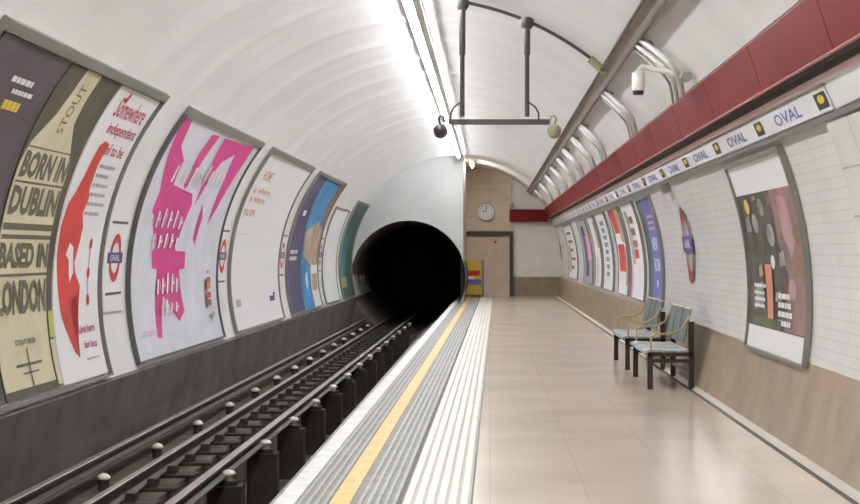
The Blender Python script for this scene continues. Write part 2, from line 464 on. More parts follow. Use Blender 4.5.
# ---------------------------------------------------------------- ceiling lights
def light_thing(y0,y1,label):
    yc=(y0+y1)/2
    t=thing('batten_light',(-.93,yc,4.280),label,'light','fluorescent batten lights along the crown')
    mb=MB(); mb.prism_y([(-.960,4.350),(-.99,4.320),(-.985,4.314),(-.955,4.338),(-.905,4.338),(-.875,4.314),(-.87,4.320),(-.90,4.350)],y0,y1,M['lamp_body']); mb.build('reflector',parent=t)  # hood added over the tube to shield the ceiling from its direct light
    for yy in (y0+.4,y1-.4):
        mb=MB(); mb.tube([(-.93,yy,4.350),(-.93,yy,4.395)],.012,M['lamp_body'],6); mb.build('hanger_stem',parent=t)
    mb=MB(); mb.tube([(-.93,y0+.03,4.292),(-.93,y1-.03,4.292)],.024,M['lamp_tube'],10); mb.build('tube',parent=t)
    for yy in (y0,y1-.03):
        mb=MB(); mb.box(-.955,-.905,yy,yy+.03,4.265,4.338,M['lamp_body']); mb.build('lamp_holder',parent=t)
    return t
L0=light_thing(BACK+.5,BACK+3.0,'long white fluorescent batten light on the crown of the tunnel ceiling')
y=BACK+.5+2.55; 
while y<FAR-2.5:
    copy_tree(L0,(0,y-(BACK+.5),0)); y+=2.55
c=copy_tree(L0,(.36,50.4-(BACK+.5),-.06),'added fill light built as a white batten above the clock wall recess at the far end')  # extra lamp added to brighten the far recess and clock wall
del c['group']
# cable conduit beside the lights
mb=MB(); mb.tube([(-.78,BACK+.1,4.335),(-.78,FAR-.02,4.335)],.009,M['pipe_grey'],6)
mb.build('ceiling_conduit',label='thin grey conduit running along the ceiling beside the lights',cat='conduit')

# ---------------------------------------------------------------- posters across the track
def poster(side,y0,W,a0,a1,paper,label,draw,frame=None,group=None,cat='poster',name='poster'):
    """y0 = the viewer's left edge"""
    yc=y0+W/2 if side<0 else y0-W/2
    t=thing(name,P(side,yc,a0,.03),label,cat,group)
    p=Print(side,y0,a0,W,a1,paper); draw(p); p.build('sheet',parent=t)
    if frame:
        ya,yb=(y0,y0+W) if side<0 else (y0-W,y0)
        frame_mb(side,ya,yb,a0,a1,**frame).build('frame',parent=t)
    return t
A0,A1=-.88,2.14
def q(pts,y0): return [((y-y0)*K,a) for y,a in pts]

def d_purple(p):
    p.lines(.75,1.35,1.86,1,.2,.05,M['ink_white'],.1,3); p.lines(.9,1.45,1.76,1,.2,.04,M['ink_white'],.1,4)
    p.lines(.85,1.3,1.66,1,.2,.08,M['ink_yellow'],.1,5)
    p.lines(.3,.85,1.40,1,.2,.06,M['ink_white'],.1,6); p.lines(.3,.7,1.28,1,.2,.05,M['ink_yellow'],.1,7)
    p.rect(.1,-.6,1.7,.3,M['olive_dark'])
poster(-1,4.44*K,.70*K,A0,A1,M['ink_purple'],'dark purple poster at the near end of the track wall, beside the bottle poster',d_purple)
def d_bottle(p):
    W=p.W
    # bottle
    p.poly([(.50,2.14),(1.02,2.14),(1.04,1.85),(1.10,1.62),(1.42,1.36),(1.58,1.15),(1.60,-.80),(.02,-.80),(.02,1.20),(.10,1.38),(.42,1.66),(.50,1.90)],M['cream'])
    p.text('STOUT',.66,1.50,.20,.50,M['olive_text'],rot=1)
    p.rect(.06,1.335,1.56,1.35,M['olive_text'])
    p.text('BORN IN',.10,1.06,1.44,.25,M['olive_text'],bold=.05)
    p.rect(.06,1.015,1.58,1.035,M['olive_text'])
    p.text('DUBLIN',.08,.73,1.48,.26,M['olive_text'],bold=.05)
    p.rect(.05,.60,1.58,.66,M['olive_text']); p.rect(.05,.52,1.58,.56,M['olive_text'])
    p.text('BASED IN',.06,.26,1.50,.23,M['olive_text'],bold=.05)
    p.rect(.05,.19,1.58,.215,M['olive_text'])
    p.text('LONDON',.06,-.15,1.50,.31,M['olive_text'],bold=.05)
    p.text('STOUT BEER',.5,-.42,.65,.05,M['olive_text'])
    p.rect(.45,-.61,1.25,-.585,M['olive_text']); p.rect(.83,-.80,.86,-.45,M['olive_text']); p.rect(.6,-.68,1.1,-.665,M['olive_text'])
    p.rect(1.62,-.85,1.78,-.42,M['cream']); p.rect(1.62,-.40,1.78,-.15,M['lime'])
poster(-1,5.16*K,.68*K,A0,A1,M['olive_dark'],'tall dark poster with a cream bottle lettered BORN IN DUBLIN',d_bottle)
def d_red(p):
    y0=5.86
    fl=[(6.08,1.56),(6.03,1.50),(6.00,1.18),(5.95,.99),(5.90,.88),(5.875,.65),(5.88,.36),(5.92,.06),(5.96,-.23),(6.09,-.59),(6.15,-.66)]
    fr=[(6.13,-.38),(6.09,-.12),(6.24,.06),(6.16,.20),(6.14,.30),(6.18,.5),(6.19,.66),(6.14,.8),(6.17,.95),(6.14,1.05),(6.13,1.33),(6.16,1.54)]
    p.poly(q(fl+fr,y0),M['ink_red'])
    p.poly(q([(6.0,.38),(6.05,.33),(6.08,.10),(6.13,.2),(6.10,.45),(6.04,.5)],y0),M['paper'])
    p.text('Somewhere',.30,1.82,1.25,.22,M['ink_crimson'])
    p.text('independent',.42,1.60,1.2,.17,M['ink_crimson'])
    p.text('of to be',.75,1.42,.75,.13,M['ink_crimson'])
    p.poly([(.38,2.00),(.50,1.98),(.52,2.08),(.46,2.12)],M['ink_crimson'])
    p.lines(.78,1.5,1.32,6,.10,.035,M['ink_grey'],.3,8)
    p.rect(1.30,-.10,1.325,.52,M['ink_orange'])
    for a in (.49,.19,-.09): p.ring(1.31,a,.06,0,M['ink_red'],10)
    p.text('Live here',.85,-.42,.65,.09,M['ink_crimson']); p.text('for less',1.0,-.58,.5,.08,M['ink_crimson'])
    p.lines(1.0,1.55,-.68,1,.08,.02,M['ink_grey'],.1,9)
poster(-1,5.86*K,.66*K,A0,A1,M['paper'],'white poster with a tall red figure and red handwriting',d_red)
fr=frame_mb(-1,4.38*K,6.54*K,-.90,2.16,t=.05,dep=.06,m=M['frame_grey'],ttop=.09)
fr.build('billboard_frame',label='long grey billboard frame around the three nearest posters on track wall',cat='frame')

def d_pink(p):
    y0=7.06
    mg=M['ink_magenta']
    p.rect(0,1.94,.5,2.10,mg)
    p.poly(q([(7.07,2.08),(7.26,2.08),(7.36,1.76),(7.58,1.60),(7.60,1.27),(8.14,1.20),(8.22,1.05),(8.05,.42),(8.33,.41),(8.35,.18),(8.20,.17),(8.31,-.40),(8.14,-.52),(7.95,-.30),(7.80,-.15),(7.66,-.68),(7.56,-.66),(7.62,-.1),(7.66,.19),(7.54,.20),(7.50,.41),(7.56,.46),(7.33,.92),(7.36,1.15),(7.20,1.60)],y0),mg)
    p.poly(q([(7.86,2.04),(8.06,2.06),(8.02,1.77),(7.97,1.35),(7.90,1.24),(7.82,1.30),(7.84,1.75)],y0),mg)
    p.poly(q([(8.20,2.06),(9.14,2.10),(9.16,1.81),(9.09,1.45),(8.98,1.10),(8.82,.80),(8.84,1.5),(8.74,1.90),(8.50,1.72),(8.36,1.2),(8.28,1.05),(8.30,1.5)],y0),mg)
    p.poly(q([(8.5,1.1),(8.62,.9),(8.56,.5),(8.48,.6)],y0),mg)
    rnd=random.Random(5)
    # broken white brush letters over the flag
    for (sy,a,w,h,n) in ((7.50,1.30,.95,.26,6),(7.32,.72,.9,.24,6),(7.45,.46,.75,.22,5),(7.62,-.12,.62,.26,5),(8.22,1.42,.5,.24,4),(7.68,-.38,.5,.18,4)):
        for i in range(n):
            x=(sy-y0)*K+i*w*K*.9/n; l=rnd.uniform(.6,1)*h
            p.poly([(x,a),(x+.09,a-.01),(x+.15,a+l),(x+.05,a+l+.01)],M['ink_white'])
            if i%2: p.rect(x+.05,a+l*.45,x+.25,a+l*.6,M['ink_white'])
            p.poly([(x+.17,a+.02),(x+.21,a+.02),(x+.24,a+l*.8),(x+.19,a+l*.8)],M['ink_pink'])
    for a,m in ((.0,'ink_red'),(-.08,'ink_orange'),(-.22,'ink_red'),(-.33,'ink_brown')): p.rect(4.95,a-.05,5.25,a+.04,M[m])
    p.rect(5.2,-.56,5.4,-.48,M['ink_grey']); p.rect(4.9,.1,5.1,.13,M['ink_red'])
    p.lines(.35,1.1,-.55,1,.1,.02,M['ink_pink'],.1,2)
poster(-1,7.08*K,2.26*K,A0,A1,M['paper_cool'],'wide pale blue poster with a big magenta flag and white brush letters',d_pink,frame=dict(t=.06,dep=.06,m=M['frame_dark'],mtop=M['frame_grey'],ttop=.10))
def d_white(p):
    for (x,a,w,h) in ((.75,1.66,1.0,.18),(.5,1.42,1.9,.12),(.5,1.26,1.7,.12),(.35,.96,1.2,.18)):
        p.text({.18:'HOME',.12:'is where'}[h] if a>1.2 else 'you are',x,a,w,h,M['ink_orange'])
    p.rect(.5,-.50,1.0,-.38,M['ink_grey']); p.rect(4.5,-.52,5.2,-.42,M['ink_navy']); p.rect(5.0,-.42,5.3,-.36,M['ink_navy'])
    p.lines(.3,1.6,.72,1,.1,.03,M['paper_cool'],.1,11)
poster(-1,9.82*K,2.24*K,A0,A1,M['paper'],'wide white poster with three short lines of orange text',d_white,frame=dict(t=.06,dep=.06,m=M['frame_grey'],ttop=.10))
def d_blue(p):
    W=p.W
    p.rect(0,-.88,W*.42,2.14,M['ink_indigo'])
    p.poly([(W*.30,2.14),(W*.85,2.14),(W*.80,1.4),(W*.55,.75),(W*.4,.9)],M['ink_azure'])
    p.poly([(W*.85,2.14),(W,2.14),(W,.9),(W*.82,1.3)],M['ink_brown'])
    p.poly([(W*.42,.85),(W*.75,1.15),(W,.9),(W,-.1),(W*.75,.1),(W*.5,.3)],M['ink_tan'])
    p.poly([(W*.42,.25),(W*.62,.25),(W*.72,-.2),(W*.75,-.88),(W*.42,-.88)],M['ink_azure'])
    p.poly([(W*.75,.1),(W,.1),(W,-.88),(W*.75,-.88)],M['paper'])
    p.rect(W*.78,-.5,W*.97,-.1,M['ink_tan'])
    p.rect(W*.15,1.2,W*.24,1.32,M['ink_white']); p.lines(.4,1.7,.45,2,.14,.08,M['ink_white'],.1,12); p.ring(W*.6,-.25,.2,0,M['ink_white'],12)
poster(-1,12.58*K,2.22*K,A0,A1,M['ink_azure'],'wide dark blue poster with bright blue and tan picture',d_blue,frame=dict(t=.06,dep=.06,m=M['frame_grey'],ttop=.08))
def d_blank(p):
    p.lines(.5,.7,.45,9,.09,.06,M['ink_grey'],.2,13)
poster(-1,15.25*K,1.35*K,A0,1.55,M['paper'],'plain white panel with one small dark column of print near the tunnel mouth',d_blank,frame=dict(t=.04,dep=.05,m=M['frame_grey']))
def d_teal(p):
    W=p.W
    p.rect(0,-.88,W,1.85,M['ink_green']); p.poly([(0,.9),(W*.6,.8),(W*.5,-.2),(0,-.4)],M['ink_teal']); p.rect(.3,-.6,W*.5,-.3,M['ink_tan'])
poster(-1,17.0*K,1.45*K,A0,1.85,M['ink_green'],'dark green poster last before the tunnel mouth',d_teal,frame=dict(t=.05,dep=.06,m=M['frame_grey'],ttop=.08))

# roundel nameplates between the track posters
def d_roundel(p):
    c=p.W/2
    p.rect(.08,.72,p.W-.08,.75,M['frame_dark']); p.rect(.08,-.07,p.W-.08,-.04,M['frame_dark'])
    p.ring(c,.34,.27,.17,M['ink_red'],28); p.rect(c-.36,.28,c+.36,.40,M['ink_navy']); p.text('OVAL',c-.22,.305,.44,.07,M['ink_white'])
for i,(yy,lb) in enumerate(((6.62,'white roundel nameplate between the red figure poster and magenta poster'),(9.38,'white roundel nameplate between the magenta poster and the white poster'),(12.12,'white roundel nameplate between the white poster and dark blue poster'),(14.88,'white roundel nameplate between the dark blue poster and plain white panel'))):
    poster(-1,yy*K,.78 if i else .92,-.25,.95,M['paper'],lb,d_roundel,group='roundel nameplates across the track',cat='sign',name='roundel_sign')

# ---------------------------------------------------------------- track
def rail(name,x,zt,w,h,label,cat,head,y1=END+14):
    t=thing(name,(x,0,zt-h),label,cat)
    mb=MB(); b=zt-h
    mb.prism_y([(x-w*.85,b),(x+w*.85,b),(x+w*.85,b+.012),(x+.012,b+.035),(x+.012,zt-.045),(x+w*.5,zt-.035),(x+w*.5,zt-.006),(x-w*.5,zt-.006),(x-w*.5,zt-.035),(x-.012,zt-.045),(x-.012,b+.035),(x-w*.85,b+.012)],BACK,y1,M['rail_side'],skew=TX)
    mb.build('web',parent=t)
    mb=MB(); mb.prism_y([(x-w*.5,zt-.006),(x+w*.5,zt-.006),(x+w*.42,zt),(x-w*.42,zt)],BACK,y1,head,skew=TX); mb.build('rail_head',parent=t)
rail('running_rail',-3.42,-.60,.07,.15,'shiny far running rail, nearer the poster wall','rail',M['rail_head'])
rail('running_rail',-1.86,-.60,.07,.15,'near running rail tucked under the platform edge','rail',M['dull_head'])
rail('conductor_rail',-2.71,-.585,.085,.12,'centre conductor rail raised over the pit on insulators','rail',M['rail_head'])
rail('conductor_rail',-3.90,-.49,.08,.12,'outer conductor rail along the foot of the dark wall','rail',M['dull_head'])
def insulator(name,x,y,z0,z1,r,label,group):
    mb=MB(); h=z1-z0
    mb.lathe([(x,y,z0),(x,y,z1-.06)],[r*.8,r*.8],M['rail_side'],12); mb.lathe([(x,y,z1-.06),(x,y,z1-.055),(x,y,z1-.03),(x,y,z1-.01),(x,y,z1)],[r*.8,r,r*.9,r*.55,r*.2],M['porcelain'],12)
    return mb.build(name,label=label,cat='insulator',group=group,origin=(x,y,z0))
i1=insulator('rail_insulator',-3.775+TX*15,15.8,-.80,-.63,.07,'small white insulator beside the outer conductor rail','insulators of the outer rail')
n=0; y=15.8
while y<FAR+1:
    if n: 
        c=copy_tree(i1,(TX*(y-15.8),y-15.8,0))
    n+=1; y+=2.5
# concrete piers in the pit carrying white insulators and the centre rail
t=thing('rail_pier',(-2.66+.05,16.2,-1.45),'dark concrete pier in the pit under the centre rail','pier','piers under the centre rail')
mb=MB(); mb.box(-2.78,-2.44,16.08,16.34,-1.45,-.80,M['pier_black']); mb.box(-2.75,-2.49,16.11,16.31,-.80,-.755,M['pier_black']); mb.build('pier_block',parent=t,bevel=.01)
mb=MB(); x,yy=-2.59,16.2
mb.lathe([(x,yy,-.755),(x,yy,-.71),(x,yy,-.69),(x,yy,-.665),(x,yy,-.65)],[.05,.055,.085,.065,.02],M['porcelain'],12); mb.build('insulator',parent=t)
y=16.2+2.6
while y<FAR+2: copy_tree(t,(TX*(y-16.2),y-16.2,0)); y+=2.6
copy_tree(t,(-TX*2.6,-2.6,0))
# sleepers: stubs either side of the pit
def sleeper(x0,x1,y,lab,grp,rx):
    t=thing('sleeper',((x0+x1)/2,y,-.80),lab,'sleeper',grp)
    mb=MB(); mb.box(x0,x1,y-.13,y+.13,-.80,-.765,M['sleeper']); mb.build('timber',parent=t,bevel=.01)
    for xa,xb_,zt in ((rx-.15,rx-.066,-.70),(rx+.066,rx+.16,-.68)):
        mb=MB(); mb.box(xa,xb_,y-.08,y+.08,-.765,zt,M['rail_side']); mb.build('rail_chair',parent=t,bevel=.008)
    return t
S1=sleeper(-3.66,-3.02,13.0,'short dark sleeper stub under the far running rail','sleeper stubs on the wall side of the pit',-3.42+.045)
y=13.95
while y<FAR: copy_tree(S1,(TX*(y-13),y-13,0)); y+=.95

# ---------------------------------------------------------------- right wall: frieze, red duct, posters
XF=[P(1,0,1.30),P(1,0,1.53)]
def d_frieze(p): pass
ZA,ZB=1.34,1.50
t=thing('name_frieze',P(1,20,ZA,.02),'long white frieze with repeated blue station names and dark square icons','sign')
Y0=3.88*K
p=Print(1,END-.1,ZA,END-.1-Y0,ZB,M['paper'],d=.03)
yy=3.95
while yy<20.6:
    s=(END-.1)-yy*K
    p.rect(s-.17,1.365,s+.17,1.475,M['ink_black'])
    p.ring(s+.005,1.43,.03,0,M['ink_yellow'],12,kx=3.4)
    if yy+.47<20.5:
        p.text('OVAL',s-1.2-.5,1.375,1.0,.09,M['ink_blue'])
    yy+=.907
p.build('name_band',parent=t)
mb=MB(); arcbar(mb,1,BACK,END-.03,1.29,1.325,.0,.055,M['frame_grey']); arcbar(mb,1,Y0,END-.03,1.502,1.512,.0,.035,M['frame_grey']); mb.build('ledge',parent=t)
mb=MB(); arcbar(mb,1,BACK,Y0-.08,1.34,1.50,.0,.03,M['wall_enamel'])
mb.build('frieze_panel',label='blank white frieze panel above the large tiled panel at the near end',cat='panel')
# near large tiled panel
mb=MB(); n=18; vs=[];uv=[];y0,y1=1.0,3.97*K
for i in range(n+1):
    a=-.44+(1.27+.44)*i/n
    for y in (y0,y1): vs.append(P(1,y,a,.05)); uv.append((y,a))
mb.add(vs,[(2*i,2*i+1,2*i+3,2*i+2) for i in range(n)],M['big_tile'],uv)
vs=[]
for i in range(n+1):
    a=-.44+(1.27+.44)*i/n
    vs+= [P(1,y1,a,.05),P(1,y1,a,.0)]
mb.add(vs,[(2*i,2*i+1,2*i+3,2*i+2) for i in range(n)],M['frame_grey'])
mb.build('tiled_panel',label='large smooth white tiled panel on the right edge of the platform wall',cat='panel')

# red duct cover with its panels
t=thing('red_duct',(1.95,20,2.62),'long dark red enamel duct cover above the name frieze','duct cover')
c0=(1.955,2.655); c1=(1.845,2.985)
yy=BACK+.2; pitch=2.45; pn=[]
k=0
while yy<END-.5:
    y1=min(yy+pitch-.02,END-.16)
    mb=MB(); mb.prism_y([c0,c1,(c1[0]+.20,c1[1]),(c0[0]+.20,c0[1])],yy,y1,M['red_enamel'])
    mb.build('cover_panel',parent=t,bevel=.006); yy+=pitch; k+=1
mb=MB(); mb.prism_y([(1.948,2.642),(1.946,2.652),(1.975,2.652),(1.975,2.642)],BACK,END-.16,M['red_edge']); mb.build('lower_lip',parent=t)
mb=MB(); mb.prism_y([(1.835,2.99),(1.84,3.004),(2.02,3.004),(2.02,2.99)],BACK,END-.16,M['red_edge']); mb.build('upper_lip',parent=t)
mb=MB(); mb.box(.66,1.95,END-.32,END-.02,2.52,2.94,M['red_enamel']); mb.build('end_return',parent=t,bevel=.01)
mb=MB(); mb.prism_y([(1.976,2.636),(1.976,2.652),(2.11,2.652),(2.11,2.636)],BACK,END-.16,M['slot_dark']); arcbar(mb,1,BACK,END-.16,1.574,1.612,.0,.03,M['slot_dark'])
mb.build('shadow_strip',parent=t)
mb=MB(); arcbar(mb,1,BACK,END-.03,1.525,1.572,.0,.02,M['pink_strip'])
mb.build('cable_cleat_strip',label='thin pinkish strip between the frieze and the dark slot',cat='strip')

# cable tray high on the vault
aT=2.75
t=thing('cable_tray',P(1,20,aT,.05),'grey brown cable tray high on the curved ceiling above the red duct','cable tray')
mb=MB(); arcbar(mb,1,BACK,END-.05,2.69,2.83,.03,.055,M['tray_steel']); mb.build('tray_bed',parent=t)
mb=MB(); arcbar(mb,1,BACK,END-.05,2.67,2.69,.03,.09,M['tray_dark']); arcbar(mb,1,BACK,END-.05,2.83,2.85,.03,.09,M['tray_dark']); mb.build('side_rail',parent=t)
mb=MB()
for k in range(26): arcbar(mb,1,BACK+1+k*2.4,BACK+1.05+k*2.4,2.70,2.82,.0,.03,M['tray_dark'])
mb.build('support_foot',parent=t)
# pairs of white pipes looping from the tray down to the duct
def loop_pipes(y,lab):
    t=thing('looped_pipes',P(1,y,2.1,.08),lab,'pipe','looped pipes between tray and red duct')
    for dy,dd,r,m in ((-.25,.06,.030,'white_pipe'),(.10,.07,.026,'white_pipe'),(.42,.07,.014,'pipe_grey')):
        mb=MB(); pts=[]
        for i in range(13):
            u=i/12; a=2.66-(2.66-2.02)*u
            pts.append(P(1,y+dy-.5*math.sin(math.pi*u**1.2),a,dd+.04*math.sin(math.pi*u)+(.05*(u-.75)*4 if u>.75 else 0)))
        mb.tube(pts,r,M[m],8); mb.build('pipe',parent=t)
    mb=MB(); arcbar(mb,1,y-.2,y+.38,2.56,2.60,.0,.06,M['tray_steel']); mb.build('clamp',parent=t)
    return t
LP=loop_pipes(5.75*K,'pair of white pipes looping from cable tray to red duct')
for yy in (7.55,9.5,10.5,11.7,12.8,14.1,15.6,17.4,19.2): copy_tree(LP,(0,(yy-5.75)*K,0))

# hanger frame with two dome cameras
yh=6.95*K
ZB_=2.957
t=thing('hanger_frame',(.1,yh,ZB_),'dark steel frame hanging from the ceiling with a long crossbar','hanging frame')
def vz(x): return ZC+math.sqrt(R*R-(x-XC)**2)
for x in (-.31,.415):
    mb=MB(); mb.tube([(x,yh,ZB_+.06),(x,yh,3.7),(x,yh,3.72),(x,yh,vz(x)-.03)],[.026,.026,.036,.036],M['hanger_steel'],10); up=mb.build('upright',parent=t)
    mb=MB(); mb.lathe([(x,yh,vz(x)-.14),(x,yh,vz(x)-.10),(x,yh,vz(x)-.02)],[.05,.075,.075],M['hanger_steel'],14); mb.build('ceiling_mount',parent=up)
mb=MB(); mb.box(-.47,.67,yh-.03,yh+.03,ZB_-.03,ZB_+.03,M['hanger_steel']); mb.build('crossbar',parent=t,bevel=.006)
for x0,sg in ((-.31,-1),(.415,1)):
    mb=MB(); mb.tube([(x0+sg*.02,yh,ZB_+.22),(x0+sg*.09,yh,ZB_+.17),(x0+sg*.13,yh,ZB_+.10),(x0+sg*.13,yh,ZB_+.03)],.011,M['hanger_steel'],6); mb.build('cable_loop',parent=t)
mb=MB(); pts=[]
for i in range(25):
    x=-.31+(1.24+.31)*i/24; rr_=R-.05; pts.append((x,yh,ZC+math.sqrt(rr_*rr_-(x-XC)**2)))
mb.tube(pts,.02,M['hanger_steel'],8)
mb.build('supply_cable',parent=t)
mb=MB(); mb.tube([(1.12,yh,vz(1.12)-.075),(1.30,yh,vz(1.30)-.09)],.045,M['conduit_green'],10); mb.build('cable_gland',parent=t)
for x,m,lb in ((-.555,'black_plastic','dark dome camera on the left end of hanging crossbar'),(.72,'speaker_cream','olive cream dome camera on the right end of hanging crossbar')):
    z=ZB_-.035
    t=thing('dome_camera',(x,yh,z-.15),lb,'camera')
    sg=-1 if x<0 else 1; xi=x-sg*.055
    mb=MB(); mb.tube([(xi,yh,ZB_),(xi+sg*.02,yh,ZB_+.06),(x,yh,ZB_+.07),(x+sg*.02,yh,ZB_+.04),(x,yh,z)],.012,M[m],8); mb.build('bracket',parent=t)
    mb=MB(); mb.lathe([(x,yh,z),(x,yh,z-.03),(x,yh,z-.06)],[.04,.075,.082],M[m],16); mb.build('housing',parent=t)
    mb=MB(); mb.lathe([(x,yh,z-.06),(x,yh,z-.10),(x,yh,z-.135),(x,yh,z-.15)],[.077,.072,.05,.015],M['black_plastic' if x<0 else 'speaker_cream'],16); mb.build('dome',parent=t)

# CCTV camera
yc=5.5*K
xc_=1.315
t=thing('security_camera',(xc_,yc,2.865),'white security camera on an arm beside the cable tray','camera')
mb=MB(); mb.lathe([(xc_,yc,2.93),(xc_,yc,2.95),(xc_,yc,3.09),(xc_+.01,yc,3.11)],[.05,.055,.055,.03],M['cctv_white'],16); mb.build('body',parent=t)
mb=MB(); mb.lathe([(xc_,yc,2.895),(xc_,yc,2.93)],[.046,.05],M['black_plastic'],16); mb.build('lens',parent=t)
mb=MB(); mb.tube([(xc_,yc,3.10),(xc_+.03,yc,3.14),(1.52,yc,3.11),(1.74,yc,3.055)],.026,M['cctv_white'],10); mb.build('arm',parent=t)
mb=MB(); mb.lathe([(1.74,yc-.06,3.05),(1.74,yc+.04,3.05)],[.045,.045],M['pipe_grey'],12,'y'); mb.build('mount',parent=t)

# posters on the platform wall
def d_film(p):
    W=p.W; a0,a1=p.a0,p.a1
    p.rect(0,a0+.20,W,a1-.27,M['photo_dark'])
    p.poly([(W*.62,.93),(W,.93),(W,-.25),(W*.66,-.25),(W*.72,.2),(W*.60,.5)],M['photo_flesh'])
    p.poly([(W*.72,.88),(W*.84,.85),(W*.88,.5),(W*.80,.35),(W*.70,.55)],M['photo_rose'])
    for (x,a,r,m) in ((.16,.82,.07,'ink_yellow'),(.25,.66,.09,'photo_grey'),(.42,.80,.08,'photo_grey'),(.50,.55,.10,'photo_grey'),(.30,.48,.10,'photo_green'),(.48,.32,.06,'ink_white'),(.78,.10,.09,'photo_rose'),(.92,.55,.09,'ink_brown')):
        p.ring(W*x,a,r,0,M[m],12,kx=1.7)
    for (x,a,w,h,m) in ((.08,.58,.10,.16,'photo_grey'),(.30,.86,.07,.05,'ink_tan'),(.10,.30,.12,.10,'photo_green'),(.56,.80,.08,.10,'ink_brown'),(.60,.28,.10,.14,'photo_grey'),(.22,.18,.08,.12,'ink_tan'),(.88,.20,.10,.20,'ink_brown'),(.50,-.02,.12,.10,'photo_grey')): p.poly([(W*x,a),(W*(x+w),a+.02),(W*(x+w*.8),a+h),(W*(x+w*.1),a+h*.8)],M[m])
    p.poly([(W*.33,.30),(W*.45,.30),(W*.48,-.18),(W*.38,-.18)],M['ink_orange'])
    p.poly([(W*.12,-.12),(W*.30,-.05),(W*.30,.15),(W*.16,.12)],M['photo_grey'])
    p.lines(W*.12,W*.35,.12,4,.06,.03,M['ink_white'],.2,21)
    p.lines(W*.56,W*.80,.06,4,.075,.045,M['ink_white'],.2,22)
    p.rect(W*.1,-.25,W*.62,-.17,M['photo_green'])
poster(1,5.74*K,1.05*K,-.46,1.20,M['paper'],'large framed poster with a dark crowded picture and pink figure',d_film,frame=dict(t=.05,dep=.055,m=M['frame_grey']))
# bigger dark side frame on the near edge
# roundel on the wall
t=thing('station_roundel',P(1,7.45*K,0,.02),'red ring roundel with blue name bar on the white tiles','sign')
p=Print(1,7.45*K+.5,.0,.02,.01,M['ink_red'],d=.005)
p.mb=MB(); p.d=.02; c=.5
p.ring(c,.49,.47,.34,M['roundel_red'],36,kx=.8); p.build('ring',parent=t)
mb=MB(); p.mb=mb; p.d=.03
p.rect(c-.46,.40,c+.46,.60,M['ink_navy']); p.text('OVAL',c-.3,.45,.6,.11,M['ink_white']); p.build('name_bar',parent=t)

def d_b(p):
    W=p.W; p.rect(0,p.a0,W*.28,p.a1,M['ink_green']); p.rect(W*.28,p.a0+.0,W*.97,p.a1,M['ink_blue'])
    p.text('NEW',W*.42,.42,W*.4,.2,M['ink_white']); p.text('ROOM',W*.42,.12,W*.4,.2,M['ink_white']); p.ring(W*.62,-.05,.06,0,M['ink_white'],10,kx=1.5)
    p.lines(W*.4,W*.85,.95,3,.09,.04,M['ink_pink'],.2,31)
def d_c(p):
    W=p.W; p.lines(W*.3,W*.7,1.0,3,.2,.12,M['ink_brown'],.2,41); p.rect(W*.1,.2,W*.35,1.1,M['ink_grey']); p.rect(W*.35,.3,W*.65,.45,M['ink_red']); p.rect(0,p.a0,W*.12,.2,M['ink_pink'])
def d_d(p):
    W=p.W; p.poly([(0,p.a1),(W*.55,p.a1),(W*.6,.75),(W*.1,.75)],M['ink_red']); p.poly([(W*.5,p.a1),(W,p.a1),(W,.55),(W*.6,.6)],M['ink_tan'])
    p.rect(W*.1,.05,W*.75,.55,M['ink_red']); p.rect(W*.75,-.2,W,.5,M['ink_tan'])
def d_e(p):
    W=p.W; p.lines(W*.3,W*.7,1.05,8,.15,.09,M['ink_teal'],.3,51)
def d_f(p):
    W=p.W; p.rect(W*.6,.5,W,1.1,M['ink_tan']); p.rect(W*.2,-.3,W*.5,.3,M['cream'])
def d_g(p):
    W=p.W; p.rect(0,p.a0,W,p.a1,M['ink_grey']); p.rect(W*.2,-.2,W*.6,1.05,M['ink_indigo']); p.rect(W*.5,.2,W*.9,.8,M['ink_pink'])
def d_h(p):
    W=p.W; p.lines(W*.2,W*.8,1.0,5,.25,.08,M['ink_black'],.3,61); p.rect(W*.1,-.2,W*.3,.6,M['ink_grey'])
for (ya,yb,dr_,pp,lb) in ((9.32,8.62,d_b,'paper','narrow deep blue poster with white lettering beyond the benches'),
    (10.50,9.62,d_c,'paper','white poster with brown marks just beyond the deep blue poster'),
    (11.55,10.75,d_d,'paper','poster with red blocks over a white lower half on platform wall'),
    (13.05,12.05,d_e,'paper','white poster with a column of grey green lettering on platform wall'),
    (14.1,13.3,d_f,'paper','cream and tan poster in the far part of the platform wall'),
    (15.8,14.5,d_g,'ink_grey','grey and purple poster far along the platform wall'),
    (18.8,17.0,d_h,'paper','white poster with scattered black marks nearest the end wall')):
    poster(1,ya*K,(ya-yb)*K,-.36,1.20,M[pp],lb,dr_,frame=dict(t=.03,dep=.05,m=M['frame_grey']))
# small fixture below frieze
mb=MB(); yy=7.66*K; arcbar(mb,1,yy-.12,yy+.12,1.17,1.29,.0,.10,M['frame_grey'])
mb.build('wall_bracket',label='small grey bracket fixed below the frieze near the roundel',cat='bracket')

# clock
t=thing('clock',(-.135,END-.2,2.56),'round white wall clock on the buff end wall','clock')
cz=2.86; cx=-.135
mb=MB(); mb.lathe([(cx,END-.12,cz),(cx,END-.24,cz),(cx,END-.27,cz),(cx,END-.27,cz),(cx,END-.25,cz)],[.30,.31,.30,.27,.27],M['lamp_body'],32,'y'); mb.build('case',parent=t)
mb=MB(); mb.lathe([(cx,END-.255,cz),(cx,END-.262,cz)],[.272,.272],M['clock_face'],32,'y'); f=mb.build('face',parent=t)
mb=MB()
for k in range(12):
    a=k*math.pi/6; s,c=math.sin(a),math.cos(a)
    mb.tube([(cx+s*.20,END-.265,cz+c*.20),(cx+s*.24,END-.265,cz+c*.24)],.008,M['ink_black'],4)
mb.build('hour_marks',parent=f)
mb=MB(); mb.tube([(cx,END-.272,cz),(cx-.13,END-.272,cz+.01)],.012,M['ink_black'],4); mb.build('hand',parent=t)
